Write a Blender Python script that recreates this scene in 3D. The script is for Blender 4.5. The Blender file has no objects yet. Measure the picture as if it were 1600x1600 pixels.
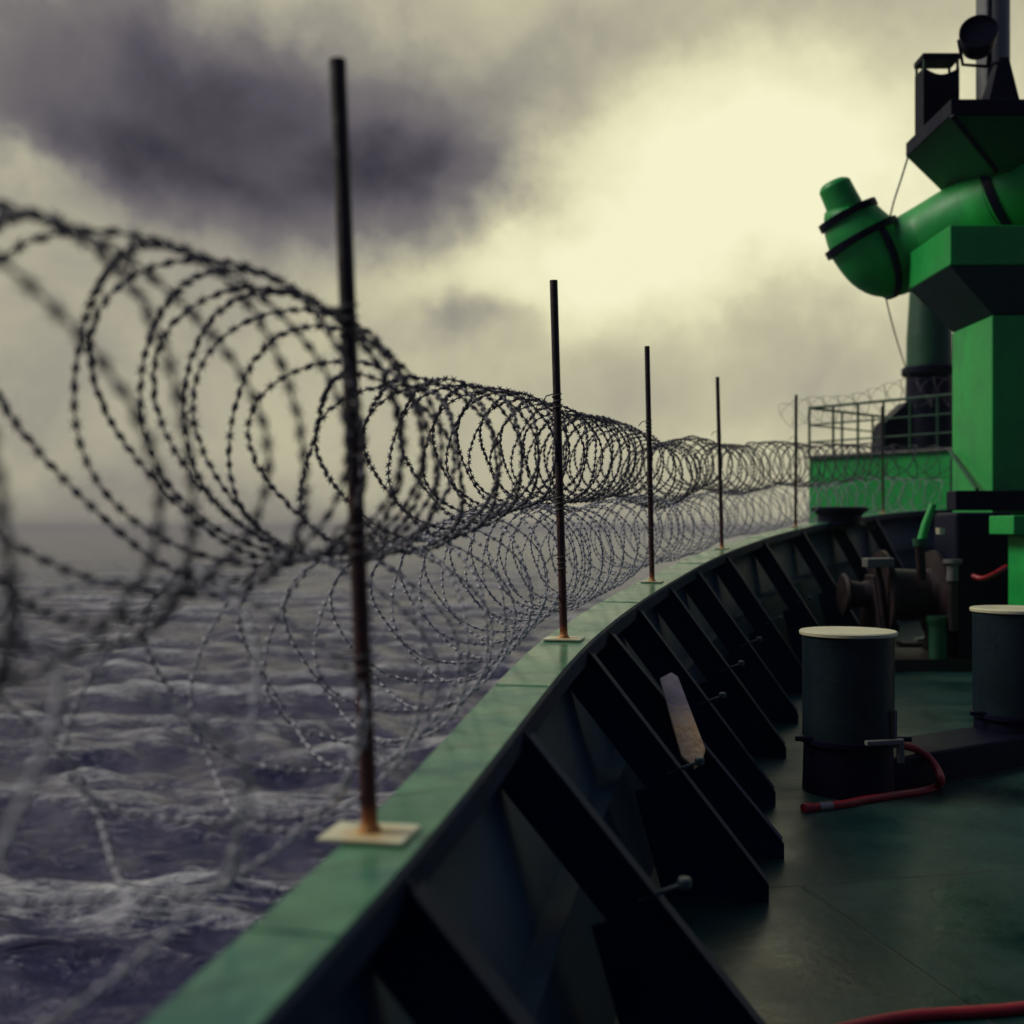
import bpy, math, random
import numpy as np
from mathutils import Vector, Matrix
R = math.radians
random.seed(7); rng = np.random.default_rng(7)
sc = bpy.context.scene
col = sc.collection

# ------------------------------------------------------------------ camera
F = 1800.0                                     # focal length in pixels of the 1600 px photograph
cd = bpy.data.cameras.new('camera'); cam = bpy.data.objects.new('camera', cd); col.objects.link(cam)
cam.location = (0, 0, 0); cam.rotation_euler = (R(90), 0, 0)
cd.sensor_width = 36; cd.lens = 36 * F / 1600; cd.shift_y = 25 / 1600
cd.clip_start = 0.05; cd.clip_end = 60000
cd.dof.use_dof = True; cd.dof.focus_distance = 6.5; cd.dof.aperture_fstop = 1.4
sc.camera = cam

# ------------------------------------------------------------------ view
sc.view_settings.view_transform = 'Standard'; sc.view_settings.look = 'None'
sc.view_settings.exposure = 0.0; sc.view_settings.gamma = 1.0
SUN_AZ, SUN_EL = -84.0, 42.0

# ------------------------------------------------------------------ sky
def lin(r, g, b):
    return tuple(((c / 255) / 12.92 if c / 255 <= .04045 else ((c / 255 + .055) / 1.055) ** 2.4) for c in (r, g, b)) + (1.0,)

class NT:
    """small helper to write node trees"""
    def __init__(s, tree): s.t = tree; s.n = tree.nodes; s.l = tree.links
    def new(s, typ, **kw):
        n = s.n.new(typ)
        for k, v in kw.items(): setattr(n, k, v)
        return n
    def link(s, a, b): s.l.new(a, b)
    def math(s, op, a, b=None, c=None, clamp=False):
        n = s.n.new('ShaderNodeMath'); n.operation = op; n.use_clamp = clamp
        for i, v in enumerate((a, b, c)):
            if v is None: continue
            if hasattr(v, 'node'): s.l.new(v, n.inputs[i])
            else: n.inputs[i].default_value = v
        return n.outputs[0]
    def noise(s, vec, scale, detail=5, rough=.55, dist=0.0, dims='3D'):
        n = s.n.new('ShaderNodeTexNoise'); n.noise_dimensions = dims
        n.inputs['Scale'].default_value = scale; n.inputs['Detail'].default_value = detail
        n.inputs['Roughness'].default_value = rough; n.inputs['Distortion'].default_value = dist
        if vec is not None: s.l.new(vec, n.inputs['Vector'])
        return n
    def ramp(s, fac, stops, interp='LINEAR'):
        n = s.n.new('ShaderNodeValToRGB'); n.color_ramp.interpolation = interp
        e = n.color_ramp.elements
        while len(e) < len(stops): e.new(0.5)
        for i, (p, c) in enumerate(stops):
            e[i].position = p; e[i].color = c if len(c) == 4 else tuple(c) + (1,)
        s.l.new(fac, n.inputs[0]); return n
    def mix(s, fac, a, b, mode='MIX'):
        n = s.n.new('ShaderNodeMix'); n.data_type = 'RGBA'; n.blend_type = mode
        for sock, v in ((n.inputs['Factor'], fac), (n.inputs[6], a), (n.inputs[7], b)):
            if hasattr(v, 'node'): s.l.new(v, sock)
            else: sock.default_value = v
        return n.outputs[2]

def build_world():
    w = bpy.data.worlds.new('World'); sc.world = w; w.use_nodes = True
    t = NT(w.node_tree); w.node_tree.nodes.clear()
    out = t.new('ShaderNodeOutputWorld')
    tc = t.new('ShaderNodeTexCoord')
    sky = t.new('ShaderNodeTexSky', sky_type='NISHITA'); sky.sun_disc = False
    sky.sun_elevation = R(SUN_EL); sky.sun_rotation = R(SUN_AZ); sky.dust_density = 4.0; sky.air_density = 1.3
    b1 = t.new('ShaderNodeBackground'); b1.inputs[1].default_value = 0.06
    t.link(sky.outputs[0], b1.inputs[0])
    d = tc.outputs['Generated']
    sep = t.new('ShaderNodeSeparateXYZ'); t.link(d, sep.inputs[0])
    az = t.math('ARCTAN2', sep.outputs[0], sep.outputs[1])
    el = t.math('ARCSINE', sep.outputs[2])
    # ragged cloud edges: the direction is shifted by two noises
    n1 = t.noise(d, 5.5, 8, .58); n2 = t.noise(d, 5.2, 8, .58)
    mp = t.new('ShaderNodeMapping'); mp.inputs['Location'].default_value = (3.1, 8.2, 5.7)
    t.link(d, mp.inputs[0]); t.link(mp.outputs[0], n2.inputs['Vector'])
    azw = t.math('ADD', az, t.math('MULTIPLY', t.math('SUBTRACT', n1.outputs[0], .5), .23))
    elw = t.math('ADD', el, t.math('MULTIPLY', t.math('SUBTRACT', n2.outputs[0], .5), .17))
    def blob(x, y, rx, ry, amp, rot=0, p=1.0):
        a0 = math.atan((x - 800) / F); e0 = math.atan((825 - y) / F * math.cos(a0))
        ra, re = rx / F, ry / F
        u = t.math('SUBTRACT', azw, a0); v = t.math('SUBTRACT', elw, e0)
        c, s_ = math.cos(R(rot)), math.sin(R(rot))
        uu = t.math('ADD', t.math('MULTIPLY', u, c / ra), t.math('MULTIPLY', v, s_ / ra))
        vv = t.math('ADD', t.math('MULTIPLY', u, -s_ / re), t.math('MULTIPLY', v, c / re))
        q = t.math('ADD', t.math('MULTIPLY', uu, uu), t.math('MULTIPLY', vv, vv))
        if p != 1.0: q = t.math('POWER', q, p)
        return t.math('MULTIPLY', t.math('POWER', 2.718, t.math('MULTIPLY', q, -1.0)), amp)
    L = t.math('ADD', .665, 0.0)
    for b in SKY_BLOBS: L = t.math('ADD', L, blob(*b))
    n3 = t.noise(d, 9, 9, .6, .3); n4 = t.noise(d, 3.2, 6, .55)
    L = t.math('ADD', L, t.math('MULTIPLY', t.math('SUBTRACT', n3.outputs[0], .5), .32))
    L = t.math('ADD', L, t.math('MULTIPLY', t.math('SUBTRACT', n4.outputs[0], .5), .20))
    # unseen sky overhead and astern darkened by choice, to dim the aft faces
    hi = t.new('ShaderNodeMapRange'); hi.inputs[1].default_value = R(38); hi.inputs[2].default_value = R(75)
    hi.inputs[3].default_value = 0; hi.inputs[4].default_value = .08; t.link(el, hi.inputs[0])
    L = t.math('SUBTRACT', L, hi.outputs[0])
    aft = t.new('ShaderNodeMapRange'); aft.inputs[1].default_value = .6; aft.inputs[2].default_value = -.35
    aft.inputs[3].default_value = 0; aft.inputs[4].default_value = .58; t.link(sep.outputs[1], aft.inputs[0])
    L = t.math('SUBTRACT', L, aft.outputs[0])
    L = t.math('MAXIMUM', L, .02)
    rp = t.ramp(L, [(0.0, lin(26, 25, 36)), (.18, lin(86, 81, 90)), (.36, lin(120, 115, 114)), (.52, lin(160, 155, 140)),
                    (.68, lin(198, 193, 162)), (.84, lin(232, 228, 188)), (1.0, lin(250, 247, 208))])
    b2 = t.new('ShaderNodeBackground'); b2.inputs[1].default_value = 1.0
    # unseen sky overhead and astern tinted blue to cool shadows; ahead it stays warm
    cool = t.math('MINIMUM', t.math('ADD', t.math('MULTIPLY', hi.outputs[0], 1 / .08), t.math('MULTIPLY', aft.outputs[0], 1 / .58)), 1.0)
    tint = t.mix(cool, (1, 1, 1, 1), (.50, .76, 1.36, 1))
    t.link(t.mix(1.0, rp.outputs[0], tint, 'MULTIPLY'), b2.inputs[0])
    mx = t.new('ShaderNodeMixShader'); mx.inputs[0].default_value = .97
    t.link(b1.outputs[0], mx.inputs[1]); t.link(b2.outputs[0], mx.inputs[2])
    t.link(mx.outputs[0], out.inputs[0])
SKY_BLOBS = [  # x, y, rx, ry, amp, rot, edge : features of the cloud cover, as directions
    (1060, 320, 340, 165, .34, 8, 1.5), (760, 430, 250, 75, .16, 4, 1.2), (1310, 250, 260, 170, .14, 0, 1.2),
    (120, 140, 480, 150, -.33, -3, 1.6), (500, 170, 300, 140, -.20, 0, 1.6), (640, 290, 200, 90, -.22, 16, 1.8), (300, 190, 560, 190, -.05, 0, 1.6),
    (880, 90, 190, 60, -.10, 8, 1.8), (320, 335, 230, 75, -.25, -16, 1.5),
    (20, 278, 100, 28, .17, -14, 1.0), (190, 430, 300, 80, -.10, -8, 1.2), (1240, -20, 380, 90, -.07, 0, 1.2),
    (1110, 560, 340, 100, -.07, 10, 2.4), (690, 515, 75, 32, -.22, 0, 1.0), (60, 640, 260, 180, -.14, 0, 1.0), (1270, 640, 160, 60, .08, 0, 1.0),
    (150, 815, 800, 50, -.14, 0, 1.0), (340, 560, 260, 90, -.05, 0, 1.0),
]
build_world()

sd = bpy.data.lights.new('sun', 'SUN'); so = bpy.data.objects.new('sun', sd); col.objects.link(so)
sd.energy = 1.5; sd.angle = R(22); sd.color = (1.0, .95, .82)
so.rotation_euler = Vector((math.sin(R(SUN_AZ)) * math.cos(R(SUN_EL)), math.cos(R(SUN_AZ)) * math.cos(R(SUN_EL)), math.sin(R(SUN_EL)))).to_track_quat('Z', 'Y').to_euler()

# ------------------------------------------------------------------ helpers
def px(x, y, Y): return Vector(((x - 800) / F * Y, Y, (825 - y) / F * Y))

def tag(o, label=None, cat=None, group=None, kind=None):
    if label: o['label'] = label
    if cat: o['category'] = cat
    if group: o['group'] = group
    if kind: o['kind'] = kind
    return o
def thing(name, loc, label, cat, group=None):
    o = bpy.data.objects.new(name, None); o.empty_display_size = .1; col.objects.link(o); o.location = loc
    o['_w'] = 0
    del o['_w']
    return tag(o, label, cat, group)
def wloc(o):
    v = Vector((0, 0, 0))
    while o is not None: v += Vector(o.location); o = o.parent
    return v

class MB:
    def __init__(s): s.v = []; s.f = []; s.sm = []
    def add(s, vs, fs, smooth=False):
        b = len(s.v); s.v += [Vector(v) for v in vs]
        for f in fs: s.f.append([b + i for i in f]); s.sm.append(smooth)
        return s
    def hexa(s, a, b):                              # two quads (bottom a, top b), each 4 points in the same order
        return s.add(list(a) + list(b), [(3, 2, 1, 0), (4, 5, 6, 7)] + [(i, (i + 1) % 4, 4 + (i + 1) % 4, 4 + i) for i in range(4)])
    def box(s, lo, hi):
        x0, y0, z0 = lo; x1, y1, z1 = hi
        return s.hexa([(x0, y0, z0), (x1, y0, z0), (x1, y1, z0), (x0, y1, z0)], [(x0, y0, z1), (x1, y0, z1), (x1, y1, z1), (x0, y1, z1)])
    def obox(s, c, ax, ay, az, sx, sy, sz):          # oriented box about its centre
        c = Vector(c); ax, ay, az = Vector(ax).normalized() * sx / 2, Vector(ay).normalized() * sy / 2, Vector(az).normalized() * sz / 2
        q = [(-1, -1), (1, -1), (1, 1), (-1, 1)]
        return s.hexa([c + ax * i + ay * j - az for i, j in q], [c + ax * i + ay * j + az for i, j in q])
    def prism(s, poly, d):                           # polygon extruded by vector d, centred
        d = Vector(d); n = len(poly); a = [Vector(p) - d / 2 for p in poly]; b = [Vector(p) + d / 2 for p in poly]
        return s.add(a + b, [tuple(range(n - 1, -1, -1)), tuple(range(n, 2 * n))] + [(i, (i + 1) % n, n + (i + 1) % n, n + i) for i in range(n)])
    def tube(s, pts, r, n=12, caps=True, smooth=True):
        pts = [Vector(p) for p in pts]; m = len(pts); rs = r if hasattr(r, '__len__') else [r] * m
        T = []
        for i in range(m):
            a, b = pts[max(0, i - 1)], pts[min(m - 1, i + 1)]
            T.append((b - a).normalized())
        N = T[0].orthogonal().normalized(); vs = []
        for i in range(m):
            N = (N - T[i] * N.dot(T[i])).normalized(); B = T[i].cross(N)
            for k in range(n):
                a = 2 * math.pi * k / n
                vs.append(pts[i] + (N * math.cos(a) + B * math.sin(a)) * rs[i])
        fs = [(i * n + k, i * n + (k + 1) % n, (i + 1) * n + (k + 1) % n, (i + 1) * n + k) for i in range(m - 1) for k in range(n)]
        s.add(vs, fs, smooth)
        if caps:
            s.add(vs[:n], [tuple(range(n - 1, -1, -1))]); s.add(vs[-n:], [tuple(range(n))])
        return s
    def lathe(s, o, prof, axis=(0, 0, 1), n=40, smooth=True):      # prof: (radius, height) along the axis; flat runs get their own verts
        o = Vector(o); ax = Vector(axis).normalized(); N = ax.orthogonal().normalized(); B = ax.cross(N)
        def ring(r, h): return [o + ax * h + (N * math.cos(2 * math.pi * k / n) + B * math.sin(2 * math.pi * k / n)) * r for k in range(n)]
        for (r0, h0), (r1, h1) in zip(prof[:-1], prof[1:]):
            if r0 < 1e-6: s.add(ring(r1, h1), [tuple(range(n - 1, -1, -1)) if h1 >= h0 else tuple(range(n))]); continue
            if r1 < 1e-6: s.add(ring(r0, h0), [tuple(range(n))]); continue
            s.add(ring(r0, h0) + ring(r1, h1), [(k, (k + 1) % n, n + (k + 1) % n, n + k) for k in range(n)], smooth)
        return s
    def build(s, name, mat, parent=None, bevel=0.0, seg=2, weld=False):
        off = wloc(parent) if parent is not None else Vector((0, 0, 0))
        me = bpy.data.meshes.new(name); me.from_pydata([v - off for v in s.v], [], s.f); me.update()
        me.polygons.foreach_set('use_smooth', s.sm)
        o = bpy.data.objects.new(name, me); col.objects.link(o); me.materials.append(mat)
        if parent is not None: o.parent = parent
        if bevel:
            b = o.modifiers.new('bevel', 'BEVEL'); b.width = bevel; b.segments = seg; b.limit_method = 'ANGLE'; b.angle_limit = R(35)
        return o

# ------------------------------------------------------------------ materials
def paint(name, c, rough=.45, var=.35, vscale=3.0, bump=.15, bscale=60.0, rust=0.0, rustc=(.10, .035, .012), metal=0.0, spec=.5, rvar=.12, streak=False, dirt=None):
    m = bpy.data.materials.new(name); m.use_nodes = True; t = NT(m.node_tree); t.n.clear()
    out = t.new('ShaderNodeOutputMaterial'); p = t.new('ShaderNodeBsdfPrincipled'); t.link(p.outputs[0], out.inputs[0])
    geo = t.new('ShaderNodeNewGeometry'); v = geo.outputs['Position']
    if streak:
        mp = t.new('ShaderNodeMapping'); mp.inputs['Scale'].default_value = (1, 1, .18); t.link(v, mp.inputs[0]); vv = mp.outputs[0]
    else: vv = v
    n1 = t.noise(vv, vscale, 6, .6); n2 = t.noise(v, vscale * 7.3, 4, .6)
    f = t.math('ADD', t.math('MULTIPLY', n1.outputs[0], .7), t.math('MULTIPLY', n2.outputs[0], .3))
    lo = tuple(x * (1 - var) for x in c); hi = tuple(min(1, x * (1 + var)) for x in c)
    base = t.ramp(f, [(.3, lo), (.7, hi)]).outputs[0]
    if dirt:
        n4 = t.noise(v, dirt[1], 7, .65, .4); mk = t.ramp(n4.outputs[0], [(.48, (0, 0, 0)), (.64, (1, 1, 1))]).outputs[0]
        base = t.mix(mk, base, tuple(dirt[0]) + (1,))
    r = t.math('ADD', rough, t.math('MULTIPLY', t.math('SUBTRACT', n1.outputs[0], .5), rvar * 4))
    if rust:
        n3 = t.noise(vv, vscale * 2.1, 8, .68, .5)
        mk = t.ramp(n3.outputs[0], [(.72 - rust * .45, (0, 0, 0)), (.80 - rust * .42, (1, 1, 1))]).outputs[0]
        rc = t.ramp(n2.outputs[0], [(.3, tuple(x * .5 for x in rustc)), (.7, tuple(x * 1.5 for x in rustc))]).outputs[0]
        base = t.mix(mk, base, rc); r = t.math('ADD', r, t.math('MULTIPLY', mk, .3), clamp=True)
    t.link(base, p.inputs['Base Color']); t.link(r, p.inputs['Roughness'])
    p.inputs['Metallic'].default_value = metal; p.inputs['Specular IOR Level'].default_value = spec
    if bump:
        nb = t.noise(v, bscale, 5, .6); nb2 = t.noise(v, bscale * .12, 3, .5)
        h = t.math('ADD', nb.outputs[0], t.math('MULTIPLY', nb2.outputs[0], 3.0))
        b = t.new('ShaderNodeBump'); b.inputs['Strength'].default_value = bump; b.inputs['Distance'].default_value = .01
        t.link(h, b.inputs['Height']); t.link(b.outputs[0], p.inputs['Normal'])
    return m

M = {}
M['rail'] = paint('rail_paint', (.135, .34, .195), .23, .35, 2.2, .10, 45, rust=.06, rustc=(.12, .07, .035), dirt=((.050, .19, .14), 2.2), rvar=.10)
M['bulwark'] = paint('bulwark_paint', (.015, .044, .076), .60, .45, 2.5, .2, 40, rust=.08, rustc=(.012, .008, .012), spec=.15)  # navy shade inside the bulwark put into the colour of green plating
M['stay'] = paint('stay_paint', (.008, .020, .055), .55, .4, 3, .2, 40, spec=.12)  # darker navy shade put into the colour of stays and rail flange
M['deck'] = paint('deck_paint', (.005, .040, .038), .42, .6, .8, .25, 18, dirt=((.034, .080, .062), .9), rvar=.26, spec=.35)
def seams(m, sx, sy, rot=0.0, strength=.5):
    t = NT(m.node_tree); p = [n for n in t.n if n.type == 'BSDF_PRINCIPLED'][0]
    geo = t.new('ShaderNodeNewGeometry'); mp = t.new('ShaderNodeMapping'); mp.inputs['Rotation'].default_value = (0, 0, rot); t.link(geo.outputs['Position'], mp.inputs[0])
    nz = t.noise(geo.outputs['Position'], 14, 3, .6); ad = t.new('ShaderNodeVectorMath', operation='MULTIPLY_ADD'); t.link(nz.outputs['Color'], ad.inputs[0]); ad.inputs[1].default_value = (.02, .02, 0); t.link(mp.outputs[0], ad.inputs[2])
    br = t.new('ShaderNodeTexBrick'); t.link(ad.outputs[0], br.inputs['Vector']); br.inputs['Scale'].default_value = 1.0
    br.inputs['Brick Width'].default_value = sx; br.inputs['Row Height'].default_value = sy; br.inputs['Mortar Size'].default_value = .012; br.inputs['Mortar Smooth'].default_value = .6
    bp_ = t.new('ShaderNodeBump'); bp_.inputs['Strength'].default_value = strength; bp_.inputs['Distance'].default_value = .012
    old = p.inputs['Normal'].links[0].from_socket; t.link(br.outputs['Fac'], bp_.inputs['Height']); t.link(old, bp_.inputs['Normal']); t.link(bp_.outputs[0], p.inputs['Normal'])
    src = p.inputs['Base Color'].links[0].from_socket
    t.link(t.mix(t.math('MULTIPLY', br.outputs['Fac'], .45), src, (.05, .045, .035, 1)), p.inputs['Base Color'])
seams(M['deck'], 5.0, 1.7, R(-12), .6)
M['green'] = paint('mast_paint', (.012, .39, .068), .45, .3, 1.4, .22, 14, rust=.085, rustc=(.10, .06, .02), rvar=.08, streak=True, dirt=((.012, .31, .065), 2.0))
M['green_dark'] = paint('dark_green_paint', (.010, .075, .035), .5, .3, 1.4, .15, 20)  # darker green than the main mast paint
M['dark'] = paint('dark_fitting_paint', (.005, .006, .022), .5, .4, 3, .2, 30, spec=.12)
M['under'] = paint('shaded_green_paint', (.006, .035, .03), .5, .3, 2, .1, 20, spec=.25)  # shade under the mast's flare put into the corbel colour
M['bollard'] = paint('bollard_paint', (.007, .017, .025), .42, .5, 3, .4, 20, rust=.07, rustc=(.04, .022, .016), dirt=((.012, .025, .034), 3.0), streak=True, spec=.3)
M['cream'] = paint('cream_paint', (.74, .70, .46), .45, .15, 6, .15, 60, rust=.05, rustc=(.3, .12, .03))
M['machine'] = paint('machinery_paint', (.020, .010, .014), .55, .6, 4, .4, 30, rust=.35, rustc=(.035, .014, .010))
M['grey'] = paint('weathered_grey_metal', (.16, .16, .15), .5, .4, 6, .3, 40)
M['pin'] = paint('pin_paint', (.05, .085, .095), .5, .3, 8, .2, 60)
M['pole'] = paint('pole_grey_paint', (.20, .20, .20), .5, .2, 3, .1, 40)
M['hose'] = paint('hose_rubber', (.36, .016, .024), .45, .3, 9, .2, 80)
M['brass'] = paint('coupling_metal', (.30, .27, .24), .35, .2, 9, .1, 80, metal=.7)
M['wire'] = paint('razor_wire_backlit', (.105, .10, .125), .5, .4, 14, 0, 60, metal=.4)  # same wire as the lower coil, darkened in colour as if backlit
M['galv_lit'] = paint('galvanised_wire_lit', (.46, .45, .50), .5, .3, 14, 0, 60, metal=.2)  # lower coil: the wire colour lightened as if lit by the sky
M['cable'] = paint('cable_steel', (.12, .11, .10), .6, .2, 20, 0)
M['hull'] = paint('hull_paint', (.03, .06, .05), .45, .3, 1, .1, 10)

def mat_post():                                      # black-brown rusted steel, orange near its foot
    m = paint('rusted_post_steel', (.018, .007, .010), .6, .5, 9, .4, 120, rust=.30, rustc=(.075, .020, .012)); t = NT(m.node_tree)
    p = [n for n in t.n if n.type == 'BSDF_PRINCIPLED'][0]
    src = p.inputs['Base Color'].links[0].from_socket
    tc = t.new('ShaderNodeTexCoord'); sp = t.new('ShaderNodeSeparateXYZ'); t.link(tc.outputs['Object'], sp.inputs[0])
    nz = t.noise(tc.outputs['Object'], 22, 5, .65)
    z = t.math('ADD', sp.outputs[2], t.math('MULTIPLY', t.math('SUBTRACT', nz.outputs[0], .5), .10))
    mk = t.ramp(t.math('MULTIPLY', z, 4.0), [(.02, (1, 1, 1)), (.30, (0, 0, 0))]).outputs[0]
    c = t.ramp(t.math('MULTIPLY', z, 8.0), [(0.05, (.75, .42, .12)), (.28, (.55, .16, .025)), (.8, (.10, .02, .01))]).outputs[0]
    low = t.ramp(t.math('ADD', sp.outputs[2], t.math('MULTIPLY', t.math('SUBTRACT', nz.outputs[0], .5), 1.2)), [(.25, (.85, .85, .85)), (.95, (0, 0, 0))]).outputs[0]
    src = t.mix(low, src, (.085, .018, .014, 1))
    b = t.mix(mk, src, c); t.link(b, p.inputs['Base Color']); return m
M['post'] = mat_post()
def mat_plate():                                     # cream base plate with a rust stain spreading from the pole
    m = paint('rust_stained_cream', (.92, .87, .60), .45, .12, 8, .2, 80); t = NT(m.node_tree)
    p = [n for n in t.n if n.type == 'BSDF_PRINCIPLED'][0]
    src = p.inputs['Base Color'].links[0].from_socket
    tc = t.new('ShaderNodeTexCoord'); ln = t.new('ShaderNodeVectorMath', operation='LENGTH')
    mp = t.new('ShaderNodeMapping'); mp.inputs['Location'].default_value = (-.015, .02, 0); t.link(tc.outputs['Object'], mp.inputs[0])
    t.link(mp.outputs[0], ln.inputs[0]); nz = t.noise(tc.outputs['Object'], 28, 6, .65)
    d = t.math('ADD', ln.outputs[1], t.math('MULTIPLY', t.math('SUBTRACT', nz.outputs[0], .5), .09))
    mk = t.ramp(t.math('MULTIPLY', d, 8), [(.1, (.95, .95, .95)), (.75, (0, 0, 0))]).outputs[0]
    b = t.mix(mk, src, (.70, .44, .14, 1)); t.link(b, p.inputs['Base Color']); return m
M['plate'] = mat_plate()
def mat_board():                                     # weathered grey board, bare tan wood towards its foot
    m = paint('weathered_wood', (.20, .17, .22), .6, .4, 14, .5, 90); t = NT(m.node_tree)
    p = [n for n in t.n if n.type == 'BSDF_PRINCIPLED'][0]
    src = p.inputs['Base Color'].links[0].from_socket
    tc = t.new('ShaderNodeTexCoord'); sp = t.new('ShaderNodeSeparateXYZ'); t.link(tc.outputs['Object'], sp.inputs[0])
    nz = t.noise(tc.outputs['Object'], 26, 6, .7)
    z = t.math('ADD', sp.outputs[2], t.math('MULTIPLY', t.math('SUBTRACT', nz.outputs[0], .5), .22))
    mk = t.ramp(t.math('ADD', t.math('MULTIPLY', z, 2.0), .0), [(.30, (1, 1, 1)), (.52, (0, 0, 0))]).outputs[0]
    c = t.ramp(nz.outputs[0], [(.3, (.50, .24, .09)), (.7, (.95, .72, .42))]).outputs[0]
    b = t.mix(mk, src, c); t.link(b, p.inputs['Base Color']); return m
M['board'] = mat_board()

def mat_sea():
    m = bpy.data.materials.new('sea_water'); m.use_nodes = True; t = NT(m.node_tree); t.n.clear()
    out = t.new('ShaderNodeOutputMaterial'); p = t.new('ShaderNodeBsdfPrincipled'); t.link(p.outputs[0], out.inputs[0])
    geo = t.new('ShaderNodeNewGeometry'); v = geo.outputs['Position']
    at = t.new('ShaderNodeAttribute', attribute_name='crest')
    mpf = t.new('ShaderNodeMapping'); mpf.inputs['Scale'].default_value = (.45, 1.5, 1); t.link(v, mpf.inputs[0])
    nf = t.noise(mpf.outputs[0], .8, 9, .76, .9); nf2 = t.noise(mpf.outputs[0], 4.0, 6, .7)
    fm = t.math('ADD', t.math('MULTIPLY', at.outputs['Fac'], .34), t.math('ADD', t.math('MULTIPLY', nf.outputs[0], .9), t.math('MULTIPLY', nf2.outputs[0], .35)))
    foam = t.ramp(fm, [(.98, (0, 0, 0)), (1.0, (1, 1, 1))])
    foam.color_ramp.elements[0].position = .755; foam.color_ramp.elements[1].position = .96
    base = t.mix(foam.outputs[0], (.013, .013, .082, 1), (.66, .65, .66, 1))
    t.link(base, p.inputs['Base Color'])
    r = t.math('ADD', .11, t.math('MULTIPLY', foam.outputs[0], .5)); t.link(r, p.inputs['Roughness'])
    p.inputs['IOR'].default_value = 1.38; p.inputs['Specular Tint'].default_value = (.86, .83, 1, 1)
    mp = t.new('ShaderNodeMapping'); mp.inputs['Scale'].default_value = (.6, 1.0, 1); t.link(v, mp.inputs[0])
    a = t.noise(mp.outputs[0], .9, 7, .6, .8); b_ = t.noise(mp.outputs[0], 2.4, 5, .6, .3)
    h = t.math('ADD', t.math('MULTIPLY', a.outputs[0], 1.6), t.math('MULTIPLY', b_.outputs[0], .35))
    b = t.new('ShaderNodeBump'); b.inputs['Strength'].default_value = .8; b.inputs['Distance'].default_value = .42
    t.link(h, b.inputs['Height']); t.link(b.outputs[0], p.inputs['Normal'])
    return m
M['sea'] = mat_sea()

# ------------------------------------------------------------------ the sea
SEA = -12.0
def build_sea():
    a1 = np.linspace(R(-46), R(34), 430); a2 = np.linspace(R(34), R(314), 46)[1:-1]
    az = np.concatenate([a1, a2]); na = len(az)
    r = np.concatenate([np.linspace(2, 11.5, 6), np.geomspace(12, 8800, 900)]); nr = len(r)
    A, Rr = np.meshgrid(az, r); X = Rr * np.sin(A); Y = Rr * np.cos(A)
    dr = np.maximum(np.gradient(r), r * R(80) / 430)[:, None]
    Z = np.zeros_like(X); DX = np.zeros_like(X); DY = np.zeros_like(X)
    for i in range(90):
        lam = 1.1 * (15 / 1.1) ** (rng.random() ** 1.1) ; th = rng.normal(R(188), R(38)); ph = rng.random() * 6.283
        k = 2 * math.pi / lam; a = lam * .0092 * (1 if lam < 6 else .75) * (.6 + .8 * rng.random())
        fade = np.clip((lam / dr - 2.5) / 3, 0, 1)
        f = k * (X * math.sin(th) + Y * math.cos(th)) + ph
        Z += a * fade * np.cos(f); DX -= a * 1.1 * fade * math.sin(th) * np.sin(f); DY -= a * 1.1 * fade * math.cos(th) * np.sin(f)
    crest = np.clip(.35 + Z / 1.6, 0, 1)
    P = np.stack([X + DX, Y + DY, Z + SEA], -1).reshape(-1, 3)
    i = np.arange(nr - 1)[:, None]; j = np.arange(na)[None, :]; j2 = (j + 1) % na
    q = np.stack([i * na + j, (i + 1) * na + j, (i + 1) * na + j2, i * na + j2], -1).reshape(-1, 4)[:, ::-1]
    me = bpy.data.meshes.new('sea'); me.vertices.add(len(P)); me.vertices.foreach_set('co', P.ravel())
    me.loops.add(q.size); me.loops.foreach_set('vertex_index', q.ravel().astype(np.int32))
    me.polygons.add(len(q)); me.polygons.foreach_set('loop_start', np.arange(0, q.size, 4, dtype=np.int32))
    me.update(); me.polygons.foreach_set('use_smooth', np.ones(len(q), bool))
    at = me.attributes.new('crest', 'FLOAT', 'POINT'); at.data.foreach_set('value', crest.ravel().astype(np.float32))
    me.validate(); me.materials.append(M['sea'])
    o = bpy.data.objects.new('sea', me); col.objects.link(o); tag(o, kind='structure')
build_sea()

# ------------------------------------------------------------------ sea haze
def build_haze():
    m = bpy.data.materials.new('sea_haze'); m.use_nodes = True; t = NT(m.node_tree); t.n.clear()
    o = t.new('ShaderNodeOutputMaterial'); v = t.new('ShaderNodeVolumePrincipled'); t.link(v.outputs[0], o.inputs['Volume'])
    v.inputs['Color'].default_value = (.80, .77, .80, 1); v.inputs['Density'].default_value = HAZE; v.inputs['Anisotropy'].default_value = 0
    ob = MB().box((-9000, -9000, SEA - 2.5), (9000, 9000, 14)).build('haze', m); tag(ob, kind='stuff')
HAZE = 0.00045
build_haze()

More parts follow.
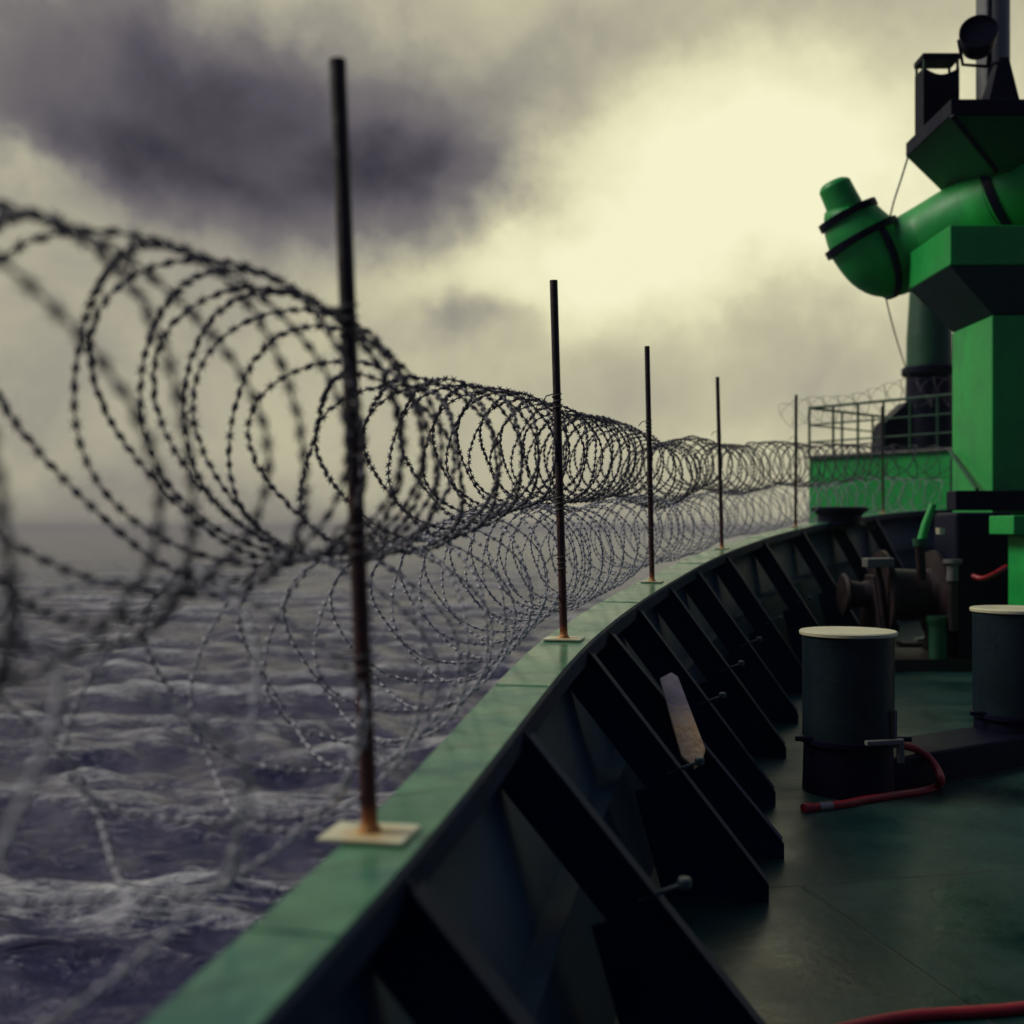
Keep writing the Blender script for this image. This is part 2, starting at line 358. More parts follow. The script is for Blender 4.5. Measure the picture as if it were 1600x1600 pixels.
# ------------------------------------------------------------------ the line of the rail
HP = 1.76                                            # height of the posts
POSTS_PX = [(578, 1306, 527, 93), (881, 1000, 865, 438), (1019, 910, 1011, 541), (1128, 858, 1121, 589), (1243, 824, 1244, 617), (1380, 802, 1378, 635)]
POST = []
for xb, yb, xt, yt in POSTS_PX:
    Y = F * HP / (yb - yt); b = px(xb, yb, Y); POST.append((b, (xt - xb) / F * Y))
ctrl = [Vector((-1.75, -5, -.98)), Vector((-1.25, -2.2, -.86)), Vector((-.82, .1, -.765))] + [p[0].copy() for p in POST] + \
       [Vector((7.75, 20.25, .33)), Vector((9.7, 21.0, .37)), Vector((11.8, 20.7, .40)), Vector((13.8, 19.2, .38)), Vector((15, 17, .3))]
def catmull(c, n=24):
    out = []
    for i in range(1, len(c) - 2):
        p0, p1, p2, p3 = c[i - 1:i + 3]
        for k in range(n):
            t = k / n
            out.append(.5 * ((2 * p1) + (p2 - p0) * t + (2 * p0 - 5 * p1 + 4 * p2 - p3) * t * t + (3 * p1 - p0 - 3 * p2 + p3) * t ** 3))
    out.append(c[-2].copy()); return out
LINE = catmull(ctrl)
SL = [0.0]
for a, b in zip(LINE[:-1], LINE[1:]): SL.append(SL[-1] + (b - a).length)
LN = np.array([list(p) for p in LINE]); SLn = np.array(SL)
def at_s(s):
    p = Vector([np.interp(s, SLn, LN[:, k]) for k in range(3)])
    q = Vector([np.interp(s + .06, SLn, LN[:, k]) for k in range(3)]) - Vector([np.interp(s - .06, SLn, LN[:, k]) for k in range(3)])
    t = Vector((q.x, q.y, 0)).normalized()
    return p, t, Vector((t.y, -t.x, 0))               # point, forward, inboard
def s_of_Y(Y): return float(np.interp(Y, LN[:24 * 8, 1], SLn[:24 * 8]))
def zdeck(Y): return -1.83 + .023 * Y
UP = Vector((0, 0, 1))

# ------------------------------------------------------------------ deck, hull, bulwark
S0, S1 = 0.0, SL[-1]
ss = np.arange(S0 + .01, S1, .12)
def sweep(prof, name, mat, parent=None, smooth=False, closed=True):
    mb = MB(); n = len(prof(at_s(ss[0]))); vs = []
    for s in ss: vs += prof(at_s(s))
    fs = []
    for i in range(len(ss) - 1):
        for k in range(n if closed else n - 1):
            fs.append((i * n + k, i * n + (k + 1) % n, (i + 1) * n + (k + 1) % n, (i + 1) * n + k))
    mb.add(vs, fs, smooth)
    return mb.build(name, mat, parent)
WI, WB = .132, .42
def WO(f): return float(np.interp(f[0].y, [1.5, 2.8, 5.6], [-.035, -.045, -.105]))                        # rail outer and inner edge, wall foot, as distances inboard
def q(f, off, dz): return f[0] + f[2] * off + UP * dz
bul = thing('bulwark', at_s(8)[0] + Vector((.4, 0, -1.1)), 'dark bulwark with a broad pale green rail cap and sloping stays along the bow deck', 'bulwark')
rail = sweep(lambda f: [q(f, WO(f), 0), q(f, WO(f), -.016), q(f, WI, -.016), q(f, WI, .0)], 'rail_cap', M['rail'], bul, True)
rail.modifiers.new('e', 'EDGE_SPLIT').split_angle = R(30)
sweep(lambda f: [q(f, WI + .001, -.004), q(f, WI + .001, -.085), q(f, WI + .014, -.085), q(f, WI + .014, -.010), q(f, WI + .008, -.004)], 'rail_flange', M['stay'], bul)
for s_w in (s_of_Y(2.05), s_of_Y(4.45), s_of_Y(7.3), s_of_Y(10.2), s_of_Y(13.4)):
    f = at_s(s_w); a = q(f, WO(f) + .004, .0005); b = q(f, WI - .004, .0005); g_ = random.Random(int(s_w * 100))
    MB().tube([a.lerp(b, k / 9) + f[1] * g_.uniform(-.002, .002) for k in range(10)], [.003 + g_.uniform(0, .0015) for k in range(10)], 8).build('weld_bead', M['rail'], bul)
def foot(f, off, dz=0.0):
    p = f[0] + f[2] * off; return Vector((p.x, p.y, zdeck(p.y) + dz))
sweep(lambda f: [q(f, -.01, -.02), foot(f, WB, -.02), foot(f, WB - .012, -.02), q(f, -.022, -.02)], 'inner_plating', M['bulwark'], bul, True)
sweep(lambda f: [q(f, WO(f) + .03, -.017), q(f, .35, -2.2) , q(f, 1.1, -6.5), Vector(((q(f, 1.5, 0)).x, (q(f, 1.5, 0)).y, SEA - 1.5))], 'hull_plating', M['hull'], bul, False, closed=False)

out = []
for s in ss: out.append(foot(at_s(s), WB - .005))
out = [p for p in out if p.y > -4.5]
mb = MB(); poly = [tuple(p) for p in out] + [(15.5, 15, zdeck(15)), (15.5, -4.5, zdeck(-4.5))]
mb.add(poly, [tuple(range(len(poly) - 1, -1, -1))])
dk = mb.build('deck', M['deck']); tag(dk, kind='structure')

STAYS = [1.2, 2.42, 3.82, 5.48, 6.15, 7.2, 8.5, 9.8, 11.3, 13.2, 15.1, 16.8, 18.3]
def stay(Y, slim=False):
    f = at_s(s_of_Y(Y)); p, t, n = f
    def pt(off, z): v = p + n * off; return Vector((v.x, v.y, z))
    zr = p.z - .02; zd = zdeck(p.y)
    top, toe = WI + .01, .98 if not slim else 1.05
    w = .13
    mb = MB()
    mb.prism([pt(top - .12, zr), pt(top, zr), pt(toe, zd + .07), pt(toe, zd - .01), pt(toe - .16, zd - .01), pt(top - .12, zr - .14)], t * .014)
    # flange on the inboard edge
    e = (pt(toe, zd + .07) - pt(top, zr)); L = e.length; e.normalize(); o = n * e.z * -1 + UP * e.dot(n)
    mb.obox((pt(top, zr - .03) + pt(toe, zd + .09)) / 2 + o * .006, t, e, o, .085, L * .96, .012)
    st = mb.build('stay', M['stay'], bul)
    if not slim:
        kz = zd + .47 * (zr - zd)
        fr = (zr - kz) / (zr - zd - .07); bx = top + (toe - top) * fr
        m2 = MB(); m2.prism([pt(.50, zd - .01), pt(toe - .10, zd - .01), pt(bx + .09, kz - .20), pt(bx - .05, kz + .01), pt(bx - .25, kz - .06)], t * .020)
        m2.build('knee', M['stay'], st)
        m3 = MB(); c = pt(bx - .02, kz + .05)
        m3.tube([c - n * .08 + UP * -.02, c + n * .07 + UP * .04], .009, 8)
        m3.lathe(c + n * .07 + UP * .025, [(0, 0), (.018, .0), (.023, .01), (.023, .028), (.018, .036), (0, .036)], n=14)
        m3.build('pin', M['pin'], st)
for i, Y in enumerate(STAYS): stay(Y, slim=(i == 4))
m = MB()                                              # stringer low on the plating
for a, b in zip(ss[:-1:3], ss[3::3]):
    pass
sweep(lambda f: [q(f, .17, -.60), q(f, .30, -.60), q(f, .30, -.612), q(f, .17, -.612)], 'stringer', M['bulwark'], bul)

# ------------------------------------------------------------------ posts
labels = ['tallest rusty post, on the nearest cream base plate of the rail', 'rusty post second from the viewer, on a small cream base plate',
          'rusty post third from the viewer, on the curve of the rail', 'thin dark post fourth from the viewer, between the wire coils',
          'thin red-brown post just before the dark fairlead on the rail', 'thin post standing in front of the bright green platform wall']
def make_post():
    o = thing('steel_post', (0, 0, 0), labels[0], 'post', 'posts that carry the razor wire')
    p = MB().tube([(0, 0, .008), (0, 0, .5), (0, 0, 1.0), (0, 0, 1.5), (0, 0, HP)], .0195, 14)
    p.lathe((0, 0, .009), [(.030, 0), (.024, .012), (.0186, .02)], n=14)
    p = p.build('pole', M['post'], o)
    for zz in (.33, .62, 1.12):
        pts = [Vector((math.cos(a * .7) * .0225, math.sin(a * .7) * .0225, zz + .0045 * a * .7)) for a in range(30)] + [Vector((-.05, .03, zz + .08)), Vector((-.07, .05, zz + .05))]
        MB().tube(pts, .0035, 6).build('tie_wire', M['cable'], p)
    b = MB().box((-.098, -.078, .001), (.098, .078, .011)); b.build('base_plate', M['plate'], o, .003)
    return o
proto = make_post()
for i, (b, lean) in enumerate(POST):
    if i == 0: o = proto
    else:
        o = proto.copy(); col.objects.link(o); o['label'] = labels[i]
        for ch in list(proto.children):
            c = ch.copy(); col.objects.link(c); c.parent = o
            for g in list(ch.children):
                d = g.copy(); col.objects.link(d); d.parent = c
    f = at_s(s_of_Y(b.y)); o.location = b
    sc_ = (1, .95, .8, .7, .7, .7)[i]
    for c in o.children:
        if c.name.startswith('pole'): c.rotation_euler = (0, math.atan2(lean, HP), 0)
        else: c.rotation_euler = (0, 0, math.atan2(-f[1].x, f[1].y)); c.scale = (sc_, sc_, 1)

# ------------------------------------------------------------------ razor wire
def coil(name, label, sA, sB, off, zc, rad, pitch, seed, zwob, side=1, mat=None, thick=.0062, barb=1.0, tilt=0.0):
    g = np.random.default_rng(seed)
    # loop positions with slowly changing spacing
    S = [sA]; 
    while S[-1] < sB: S.append(S[-1] + pitch(S[-1]) * (1 + .28 * (g.random() - .5)))
    nl = len(S) - 1; per = 44
    t = np.arange(nl * per + 1) / per
    s = np.interp(t, np.arange(nl + 1), S)
    jit = lambda a: np.interp(t, np.arange(0, nl + 2, 1.0), g.normal(0, a, nl + 2))
    th = 2 * math.pi * t * side
    loc = np.interp(t, np.arange(nl) + .5, np.diff(S))
    nearw = np.interp(s, [sP[0] + .1, sP[0] + .9], [1.0, .2])
    s2 = s - tilt * nearw * np.sin(th) + (.52 - .20 * nearw * (tilt > 0)) * loc * np.cos(2.5 * th + .4 * np.sin(t * .21)) + jit(.02) * np.cos(th * 1.0) + jit(.03) * np.sin(th)
    r = rad(s) + jit(.012) + .012 * np.cos(2 * th + t * .1)
    pos = np.stack([np.interp(s2, SLn, LN[:, k]) for k in range(3)], -1)
    ta = np.stack([np.interp(s2 + .08, SLn, LN[:, k]) - np.interp(s2 - .08, SLn, LN[:, k]) for k in range(2)], -1)
    ta /= np.linalg.norm(ta, axis=1)[:, None]; nr = np.stack([ta[:, 1], -ta[:, 0]], -1)
    o_ = off(s) + r * np.cos(th); z_ = zc(s) + zwob(s) + r * np.sin(th)
    P = np.stack([pos[:, 0] + nr[:, 0] * o_, pos[:, 1] + nr[:, 1] * o_, pos[:, 2] + z_], -1)
    # strip: flat four sided tube
    T = np.gradient(P, axis=0); T /= np.linalg.norm(T, axis=1)[:, None]
    ax = np.concatenate([ta, np.zeros((len(ta), 1))], 1)
    B = np.cross(T, ax); B /= np.linalg.norm(B, axis=1)[:, None]; N = np.cross(B, T)
    w, h = thick, thick * .62
    V = np.concatenate([(P + N * w)[:, None], (P + B * h)[:, None], (P - N * w)[:, None], (P - B * h)[:, None]], 1).reshape(-1, 3)
    n = len(P); i = np.arange(n - 1)[:, None]; k = np.arange(4)[None]
    Q = np.stack([i * 4 + k, i * 4 + (k + 1) % 4, (i + 1) * 4 + (k + 1) % 4, (i + 1) * 4 + k], -1).reshape(-1, 4)
    # barbs: pairs of flat pointed blades every 34 mm
    d = np.concatenate([[0], np.cumsum(np.linalg.norm(np.diff(P, axis=0), axis=1))])
    sp = .043; m_ = np.arange(.02, d[-1], sp)
    it = lambda A_: np.stack([np.interp(m_, d, A_[:, c]) for c in range(3)], -1)
    C, Tb, Nb, Bb = it(P), it(T), it(N), it(B)
    a = g.uniform(0, 6.28, len(m_))[:, None]; W = Nb * np.cos(a) + Bb * np.sin(a); W2 = np.cross(Tb, W)
    l, w = .0145 * barb, .0180 * barb
    bv = [C + Tb * l + W * w * .95, C + Tb * .004 + W2 * .0016, C + Tb * l - W * w * .95, C - Tb * l - W * w * .95, C - Tb * .004 - W2 * .0016, C - Tb * l + W * w * .95,
          C + W2 * .0105 * barb, C - W2 * .0105 * barb, C + W * .007, C - W * .007]
    BV = np.stack(bv, 1).reshape(-1, 3); nb = len(m_)
    F4 = np.array([[0, 8, 6], [0, 6, 1], [2, 1, 6], [2, 6, 9], [3, 9, 6], [3, 6, 4], [5, 4, 6], [5, 6, 8],
                   [8, 0, 7], [1, 7, 0], [1, 2, 7], [9, 7, 2], [9, 3, 7], [4, 7, 3], [4, 5, 7], [8, 7, 5]])
    BF = (np.arange(nb)[:, None, None] * 10 + F4[None]).reshape(-1, 3) + len(V)
    VV = np.concatenate([V, BV])
    root = thing(name, (float(P[0, 0]), float(P[0, 1]), float(P[:44, 2].min())), label, 'razor wire', 'coils of razor wire along the rail')
    VV = VV - np.array(wloc(root))
    me = bpy.data.meshes.new('barbed_strip'); me.vertices.add(len(VV)); me.vertices.foreach_set('co', VV.ravel())
    li = np.concatenate([Q.ravel(), BF.ravel()]).astype(np.int32)
    me.loops.add(len(li)); me.loops.foreach_set('vertex_index', li)
    me.polygons.add(len(Q) + len(BF))
    st = np.concatenate([np.arange(len(Q)) * 4, len(Q) * 4 + np.arange(len(BF)) * 3]).astype(np.int32)
    me.polygons.foreach_set('loop_start', st); me.update(); me.validate()
    me.materials.append(mat or M['wire']); o = bpy.data.objects.new('barbed_strip', me); col.objects.link(o); o.parent = root
    return root
sP = [s_of_Y(p[0].y) for p in POST]
def near_far(a, b, s0, s1): return lambda s: float(np.interp(s, [s0, s1], [a, b]))
def pitch_u(s):
    base = np.interp(s, [sP[0] - 1.2, sP[0], sP[0] + .7, sP[1], sP[3], sP[5]], [.23, .16, .20, .19, .20, .22])
    return float(base * (1 + .30 * math.sin((s - sP[1]) * 2.1)))
TOPY = [0, 1.0, 1.5, 1.8, 2.2, 2.63, 3.05, 3.35, 3.75, 4.2, 4.9, 5.66, 6.2, 7.0, 7.9, 8.6, 9.3, 10.3, 11.2, 11.9, 13, 14, 15.4, 17, 18.7, 20]
TOPZ = [.78, .81, .845, .878, .917, .953, .933, .86, .84, .86, .90, .93, .94, .92, .92, .925, .88, .755, .84, .90, .81, .79, .87, .80, .86, .84]
TOPS = [s_of_Y(y) for y in TOPY]
sB = sP[5] + 2.2
sq = [sP[0] - 4, sP[0] - .3, sP[0] + .15, sP[0] + .5, sP[0] + .9, sP[0] + 1.6, sP[1]]
def pitch_near(s): return float(np.interp(s, sq, [.24, .22, .10, .11, .34, .25, .21])) if s < sP[1] else pitch_u(s)
up = coil('razor_wire_coil', 'upper coil of barbed razor wire strung along the posts above the rail', sP[0] - 3.4, sB, lambda s: -.31 + 0 * s, lambda s: np.interp(s, TOPS, TOPZ),
          lambda s: np.interp(s, [sP[0] - 1, sP[0], sP[0] + .5, sP[0] + .85, sP[1] - .8, sP[1], sP[2], sP[4]], [.35, .335, .325, .275, .295, .285, .275, .29]), pitch_near, 11, lambda s: 0 * s, tilt=.20)
lowc = coil('razor_wire_coil', 'lower coil of barbed razor wire hanging over the outer edge of the rail', sP[0] - 3.0, sB, lambda s: -.33 + 0 * s, lambda s: np.interp(s, [sP[0], sP[1], sP[2], sP[3], sP[4]], [.27, .315, .30, .26, .27]),
            lambda s: np.interp(s, [sP[0], sP[4]], [.32, .28]), lambda s: float(np.interp(s, [sP[0] - 1, sP[0] + .6, sP[1]], [.36, .25, .19])) if s < sP[1] else pitch_u(s + 1.3), 23, lambda s: .03 * np.sin(s * 1.7), mat=M['galv_lit'], thick=.0048, barb=.78)

# ------------------------------------------------------------------ bow platform (bright green box with railings) beyond the rail
bp = thing('bow_platform', (7.9, 22.6, -.9), 'bright green boxed platform with an open dark railing beyond the far posts', 'platform')
A0, A1 = Vector((5.92, 23.0, 0)), Vector((8.15, 20.62, 0)); B0, B1 = Vector((8.6, 25.4, 0)), Vector((10.8, 23.0, 0))
zt0, zt1 = 1.39, 1.41
def z_(v, z): return Vector((v.x, v.y, z))
mb = MB(); mb.hexa([z_(A0, -.9), z_(A1, -.9), z_(B1, -.9), z_(B0, -.9)], [z_(A0, zt0), z_(A1, zt1), z_(B1, zt1), z_(B0, zt0)])
mb.build('platform_box', M['green'], bp, .02)
mb = MB()
e = (A1 - A0).normalized(); nn = Vector((e.y, -e.x, 0))
mb.obox((A0 + A1) / 2 + UP * ((zt0 + zt1) / 2 + .025) + nn * .02, (A1 - A0 + UP * (zt1 - zt0)), nn, UP, (A1 - A0).length, .10, .05); mb.build('top_edge', M['cream'] if False else M['grey'], bp)
mb = MB(); k = A0 + (A1 - A0) * .93
mb.obox(k + nn * .05 + UP * .3, e, nn, UP, .12, .06, 1.9); mb.build('stiffener', M['green_dark'], bp)
def railing(P, zb, zt, nposts, parent, mat, r=.026, mids=2):
    mb = MB()
    def pt(u, h): v = P[0] + (P[1] - P[0]) * u; z0 = zb[0] + (zb[1] - zb[0]) * u; z1 = zt[0] + (zt[1] - zt[0]) * u; return Vector((v.x, v.y, z0 + (z1 - z0) * h))
    mb.tube([pt(0, 1), pt(1, 1)], r * 1.1, 8)
    for j in range(mids): mb.tube([pt(0, (j + 1) / (mids + 1)), pt(1, (j + 1) / (mids + 1))], r * .7, 8)
    for i in range(nposts): mb.tube([pt(i / (nposts - 1), 0), pt(i / (nposts - 1), 1)], r, 8)
    return mb.build('guard_rail', mat, parent)
railing((A0 + Vector((.03, .05, 0)), A1 + Vector((0, .05, 0))), (zt0 - .02, zt1 - .02), (2.40, 2.42), 7, bp, M['green_dark'])
railing((A0 + Vector((.03, .05, 0)), B0 + Vector((-.03, -.05, 0))), (zt0 - .02, zt0 - .02), (2.40, 2.40), 4, bp, M['green_dark'])
railing((B0 + Vector((0, -.05, 0)), B1 + Vector((0, -.05, 0))), (zt0 - .02, zt1 - .02), (2.40, 2.42), 6, bp, M['green_dark'])

# third coil, along the platform's railing
def line_coil(name, label, a, b, rad, pitch, seed):
    g = np.random.default_rng(seed); a, b = Vector(a), Vector(b); L = (b - a).length; nl = int(L / pitch)
    e = (b - a).normalized(); n1 = e.cross(UP).normalized(); n2 = n1.cross(e); mb = MB(); pts = []
    for i in range(nl * 28):
        t = i / 28; th = 2 * math.pi * t; s = t * pitch + .4 * pitch * math.cos(2.5 * th); rr = rad * (1 + .05 * math.sin(t * 3.1))
        pts.append(a + e * s + (n1 * math.cos(th) + n2 * math.sin(th)) * rr + UP * .05 * math.sin(t * .5))
    mb.tube(pts, .0042, 4, smooth=False)
    root = thing(name, a - UP * rad, label, 'razor wire', 'coils of razor wire along the rail'); mb.build('barbed_strip', M['wire'], root)
line_coil('razor_wire_coil', 'small coil of razor wire along the railing of the green platform', A0 + Vector((-.5, -.1, 2.2)), A1 + Vector((-.25, -.25, 2.5)), .26, .16, 5)

# ------------------------------------------------------------------ fairlead on the rail
c = px(1312, 822, 16.6)
fl = thing('roller_fairlead', c, 'low dark flared fairlead sitting on the rail before the green platform', 'fairlead')
mb = MB(); mb.lathe(c + UP * .0, [(0, 0), (.36, 0), (.36, .03), (.31, .06), (.31, .15), (.34, .19), (.40, .22), (.40, .262), (.36, .275), (.25, .25), (0, .25)], n=36); mb.build('roller', M['dark'], fl)
mb = MB(); mb.box(c + Vector((-.42, -.3, -.04)), c + Vector((.42, .3, .012))); mb.build('foot_plate', M['machine'], fl, .006)

# ------------------------------------------------------------------ mast tower
mt = thing('mast_tower', (6.4, 13.8, zdeck(13.8)), 'bright green box mast with a flared upper platform rising from the bow deck', 'mast')
def frust(lo, hi, z0, z1): 
    (x0, y0, x1, y1), (a0, b0, a1, b1) = lo, hi
    return MB().hexa([(x0, y0, z0), (x1, y0, z0), (x1, y1, z0), (x0, y1, z0)], [(a0, b0, z1), (a1, b0, z1), (a1, b1, z1), (a0, b1, z1)])
frust((5.5, 13.2, 7.4, 14.4), (5.5, 13.2, 7.4, 14.4), zdeck(14) - .05, 2.44).build('column', M['green'], mt, .015)
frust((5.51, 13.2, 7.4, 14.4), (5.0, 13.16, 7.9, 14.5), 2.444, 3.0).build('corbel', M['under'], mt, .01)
frust((5.0, 13.15, 7.9, 14.5), (5.0, 13.15, 7.9, 14.5), 3.004, 3.46).build('cross_beam', M['green'], mt, .015)
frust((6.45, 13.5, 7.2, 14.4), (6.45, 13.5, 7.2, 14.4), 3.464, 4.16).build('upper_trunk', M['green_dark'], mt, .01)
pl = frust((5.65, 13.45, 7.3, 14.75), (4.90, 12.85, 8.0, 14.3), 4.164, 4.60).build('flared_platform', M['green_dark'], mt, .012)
frust((4.89, 12.83, 8.0, 14.31), (4.89, 12.83, 8.0, 14.31), 4.604, 4.78).build('coaming', M['dark'], mt, .012)
mb = MB(); e0, e1 = Vector((5.65, 13.45, 4.164)), Vector((4.90, 12.85, 4.60))
mb.tube([e0 + Vector((0, -.01, 0)), e1 + Vector((0, -.01, 0))], .03, 8); mb.build('corner_seam', M['dark'], mt)
mb = MB(); mb.lathe((5.74, 13.75, 4.6), [(0, 0), (.19, 0), (.19, 2.2), (.17, 4.8), (0, 4.8)], n=32); mb.build('pole', M['pole'], mt)
mb = MB(); mb.tube([(5.58, 13.46, 4.7), (5.58, 13.46, 9)], .03, 8); mb.build('cable_pipe', M['dark'], mt)
mb = MB(); mb.hexa([(5.40, 13.1, 4.78), (5.80, 13.1, 4.78), (5.80, 13.42, 4.78), (5.40, 13.42, 4.78)], [(5.60, 13.25, 5.42), (5.72, 13.25, 5.42), (5.72, 13.4, 5.42), (5.60, 13.4, 5.42)]); mb.build('lamp_pedestal', M['dark'], mt, .01)
railing((Vector((5.84, 12.95, 0)), Vector((7.6, 12.95, 0))), (4.78, 4.78), (5.40, 5.50), 5, mt, M['green_dark'], .022, 1)
mb = MB(); mb.tube([px(1492, 705, 14.3) + Vector((-.06, 0, 0)), px(1535, 765, 13.3) + Vector((-.06, 0, 0))], .022, 8); mb.build('hand_rail', M['green_dark'], mt)

# search light
c = px(1528, 62, 13.0)
sl = thing('search_light', Vector((c.x, c.y, 5.42)), 'round dark search light on a stand at the top of the green mast', 'lamp')
mb = MB(); ax = Vector((-.35, -1, .25)).normalized()
mb.lathe(c - ax * .18, [(0, 0), (.10, .0), (.17, .05), (.195, .16), (.205, .30), (.205, .34), (.19, .34), (.185, .30), (0, .29)], ax, 32); mb.build('lamp_housing', M['dark'], sl)
mb = MB(); mb.tube([c + Vector((.16, .05, 0)), c + Vector((.15, .08, -.26)), Vector((5.66, 13.3, 5.40))], .025, 8); mb.tube([c + Vector((-.20, .05, .02)), c + Vector((-.14, .08, -.25)), c + Vector((.13, .08, -.27))], .02, 8); mb.build('yoke', M['dark'], sl)

# lantern box on the corner
x0, x1, y0, y1 = 4.93, 5.36, 13.80, 14.10
lb = thing('lantern_cage', ((x0 + x1) / 2, (y0 + y1) / 2, 4.78), 'square dark lantern cage with a flat top bar on the mast platform corner', 'lantern')
mb = MB(); poly = [(x0, y0, 4.78), (x1, y0, 4.78), (x1, y0, 5.52)] + [(x1 - (x1 - x0) * k / 8, y0, 5.52 - .085 * math.sin(math.pi * k / 8)) for k in range(1, 8)] + [(x0, y0, 5.52)]
mb.prism([Vector(p) + Vector((0, .15, 0)) for p in poly], (0, .30, 0)); mb.build('lantern_body', M['dark'], lb)
mb = MB(); mb.box((x0 - .01, y0 - .01, 5.62), (x1 + .01, y1 + .01, 5.69)); mb.build('top_bar', M['dark'], lb, .008)
for xx in (x0 + .015, x1 - .015):
    for yy in (y0 + .02, y1 - .02): MB().tube([(xx, yy, 5.45), (xx, yy, 5.625)], .018, 8).build('corner_bar', M['green_dark'], lb)

# ------------------------------------------------------------------ ventilation duct
D = [(1690, 258, 13.5, 66), (1615, 290, 13.75, 66), (1570, 315, 14.0, 62), (1500, 350, 14.5, 60), (1450, 378, 14.85, 58), (1400, 404, 15.0, 57), (1374, 404, 15.0, 55), (1346, 372, 15.0, 53), (1325, 337, 15.0, 41), (1322, 330, 15.0, 28), (1313, 310, 15.0, 26), (1304, 291, 15.0, 25), (1301, 284, 15.0, 16)]
dp = [px(a, b, y) for a, b, y, r in D]; drr = [r / F * y for a, b, y, r in D]
dv = thing('ventilation_duct', dp[5] - UP * .5, 'fat green segmented duct elbowing upwards from the side of the mast', 'duct')
def seg(i, j, name, shrink=1.0):
    n = 7; P_, r_ = [], []
    for a in range(i, j):
        for k in range(n):
            t = k / n; p0, p1, p2, p3 = dp[max(a - 1, 0)], dp[a], dp[a + 1], dp[min(a + 2, len(dp) - 1)]
            P_.append(.5 * ((2 * p1) + (p2 - p0) * t + (2 * p0 - 5 * p1 + 4 * p2 - p3) * t * t + (3 * p1 - p0 - 3 * p2 + p3) * t ** 3)); r_.append(drr[a] * (1 - t) + drr[a + 1] * t)
    P_.append(dp[j]); r_.append(drr[j])
    MB().tube(P_, r_, 40).build(name, M['green'], dv)
for i, j in ((0, 2), (2, 5), (5, 7), (7, 8), (8, 9)): seg(i, j, 'duct_segment')
seg(9, 12, 'duct_mouth')
for i, w, dirx, dirz in ((2, .10, -.86, -.42), (6, .07, -.93, -.36), (7, .09, -.46, .89), (8, .09, -.44, .90)):
    t = Vector((dirx, (dp[i + 1].y - dp[i - 1].y) / max(.3, (dp[i + 1] - dp[i - 1]).length) if i < 5 else 0, dirz)).normalized(); r = drr[i] + (.09 if i == 6 else .05)
    MB().lathe(dp[i] - t * w / 2, [(drr[i] * .8, 0), (r, 0), (r, w), (drr[i] * .8, w)], t, 44).build('flange_ring', M['dark'], dv)
# hanging cable
def smooth(pts, n=10): return catmull([pts[0] * 2 - pts[1]] + pts + [pts[-1] * 2 - pts[-2]], n)
pts = smooth([px(1421, 238, 14.31), px(1408, 280, 15.0), px(1394, 325, 15.7), px(1384, 380, 16.2), px(1381, 440, 16.6), px(1390, 490, 17.5), px(1404, 540, 19.5), px(1421, 592, 22.4)], 5)
mb = MB(); mb.tube(pts, .012, 6); cb = mb.build('hanging_cable', M['cable']); tag(cb, 'thin slack cable hanging from the mast platform behind the duct', 'cable')

# ------------------------------------------------------------------ dark ventilator post between mast and platform
YV = 22.9; k_ = YV / 16.6
c = px(1452, 700, YV); z0 = 1.39
vp = thing('ventilator_post', (c.x, c.y, z0), 'stout ventilator post with dark lower drum and green upper half standing on the green platform', 'ventilator')
o_ = Vector((c.x, c.y, 0))
MB().lathe(o_, [(0, z0), (.50, z0), (.50, 1.6), (.46, 2.2), (.44, 3.04), (0, 3.04)], n=40).build('lower_drum', M['dark'], vp)
MB().lathe(o_, [(0, 3.03), (.51, 3.03), (.53, 3.06), (.53, 3.16), (.51, 3.19), (0, 3.19)], n=40).build('flange', M['dark'], vp)
MB().lathe(o_, [(0, 3.18), (.44, 3.18), (.43, 3.8), (.37, 4.75), (.36, 5.3), (0, 5.3)], n=40).build('upper_trunk', M['green_dark'], vp)
x0 = (1380 - 800) / F * 22.6
mb = MB(); mb.hexa([(x0, 22.6, z0), (x0 + 1.3, 22.6, z0), (x0 + 1.3, 23.3, z0), (x0, 23.3, z0)], [(x0 + .04, 22.65, 2.06), (x0 + 1.3, 22.65, 2.06), (x0 + 1.3, 23.3, 2.06), (x0 + .04, 23.3, 2.06)])
mb.hexa([(x0 + .04, 22.65, 2.062), (x0 + 1.3, 22.65, 2.062), (x0 + 1.3, 23.3, 2.062), (x0 + .04, 23.3, 2.062)], [(x0 + .52, 22.7, 2.5), (x0 + 1.3, 22.7, 2.5), (x0 + 1.3, 23.3, 2.5), (x0 + .52, 23.3, 2.5)])
mb.build('casing', M['dark'], vp, .015)

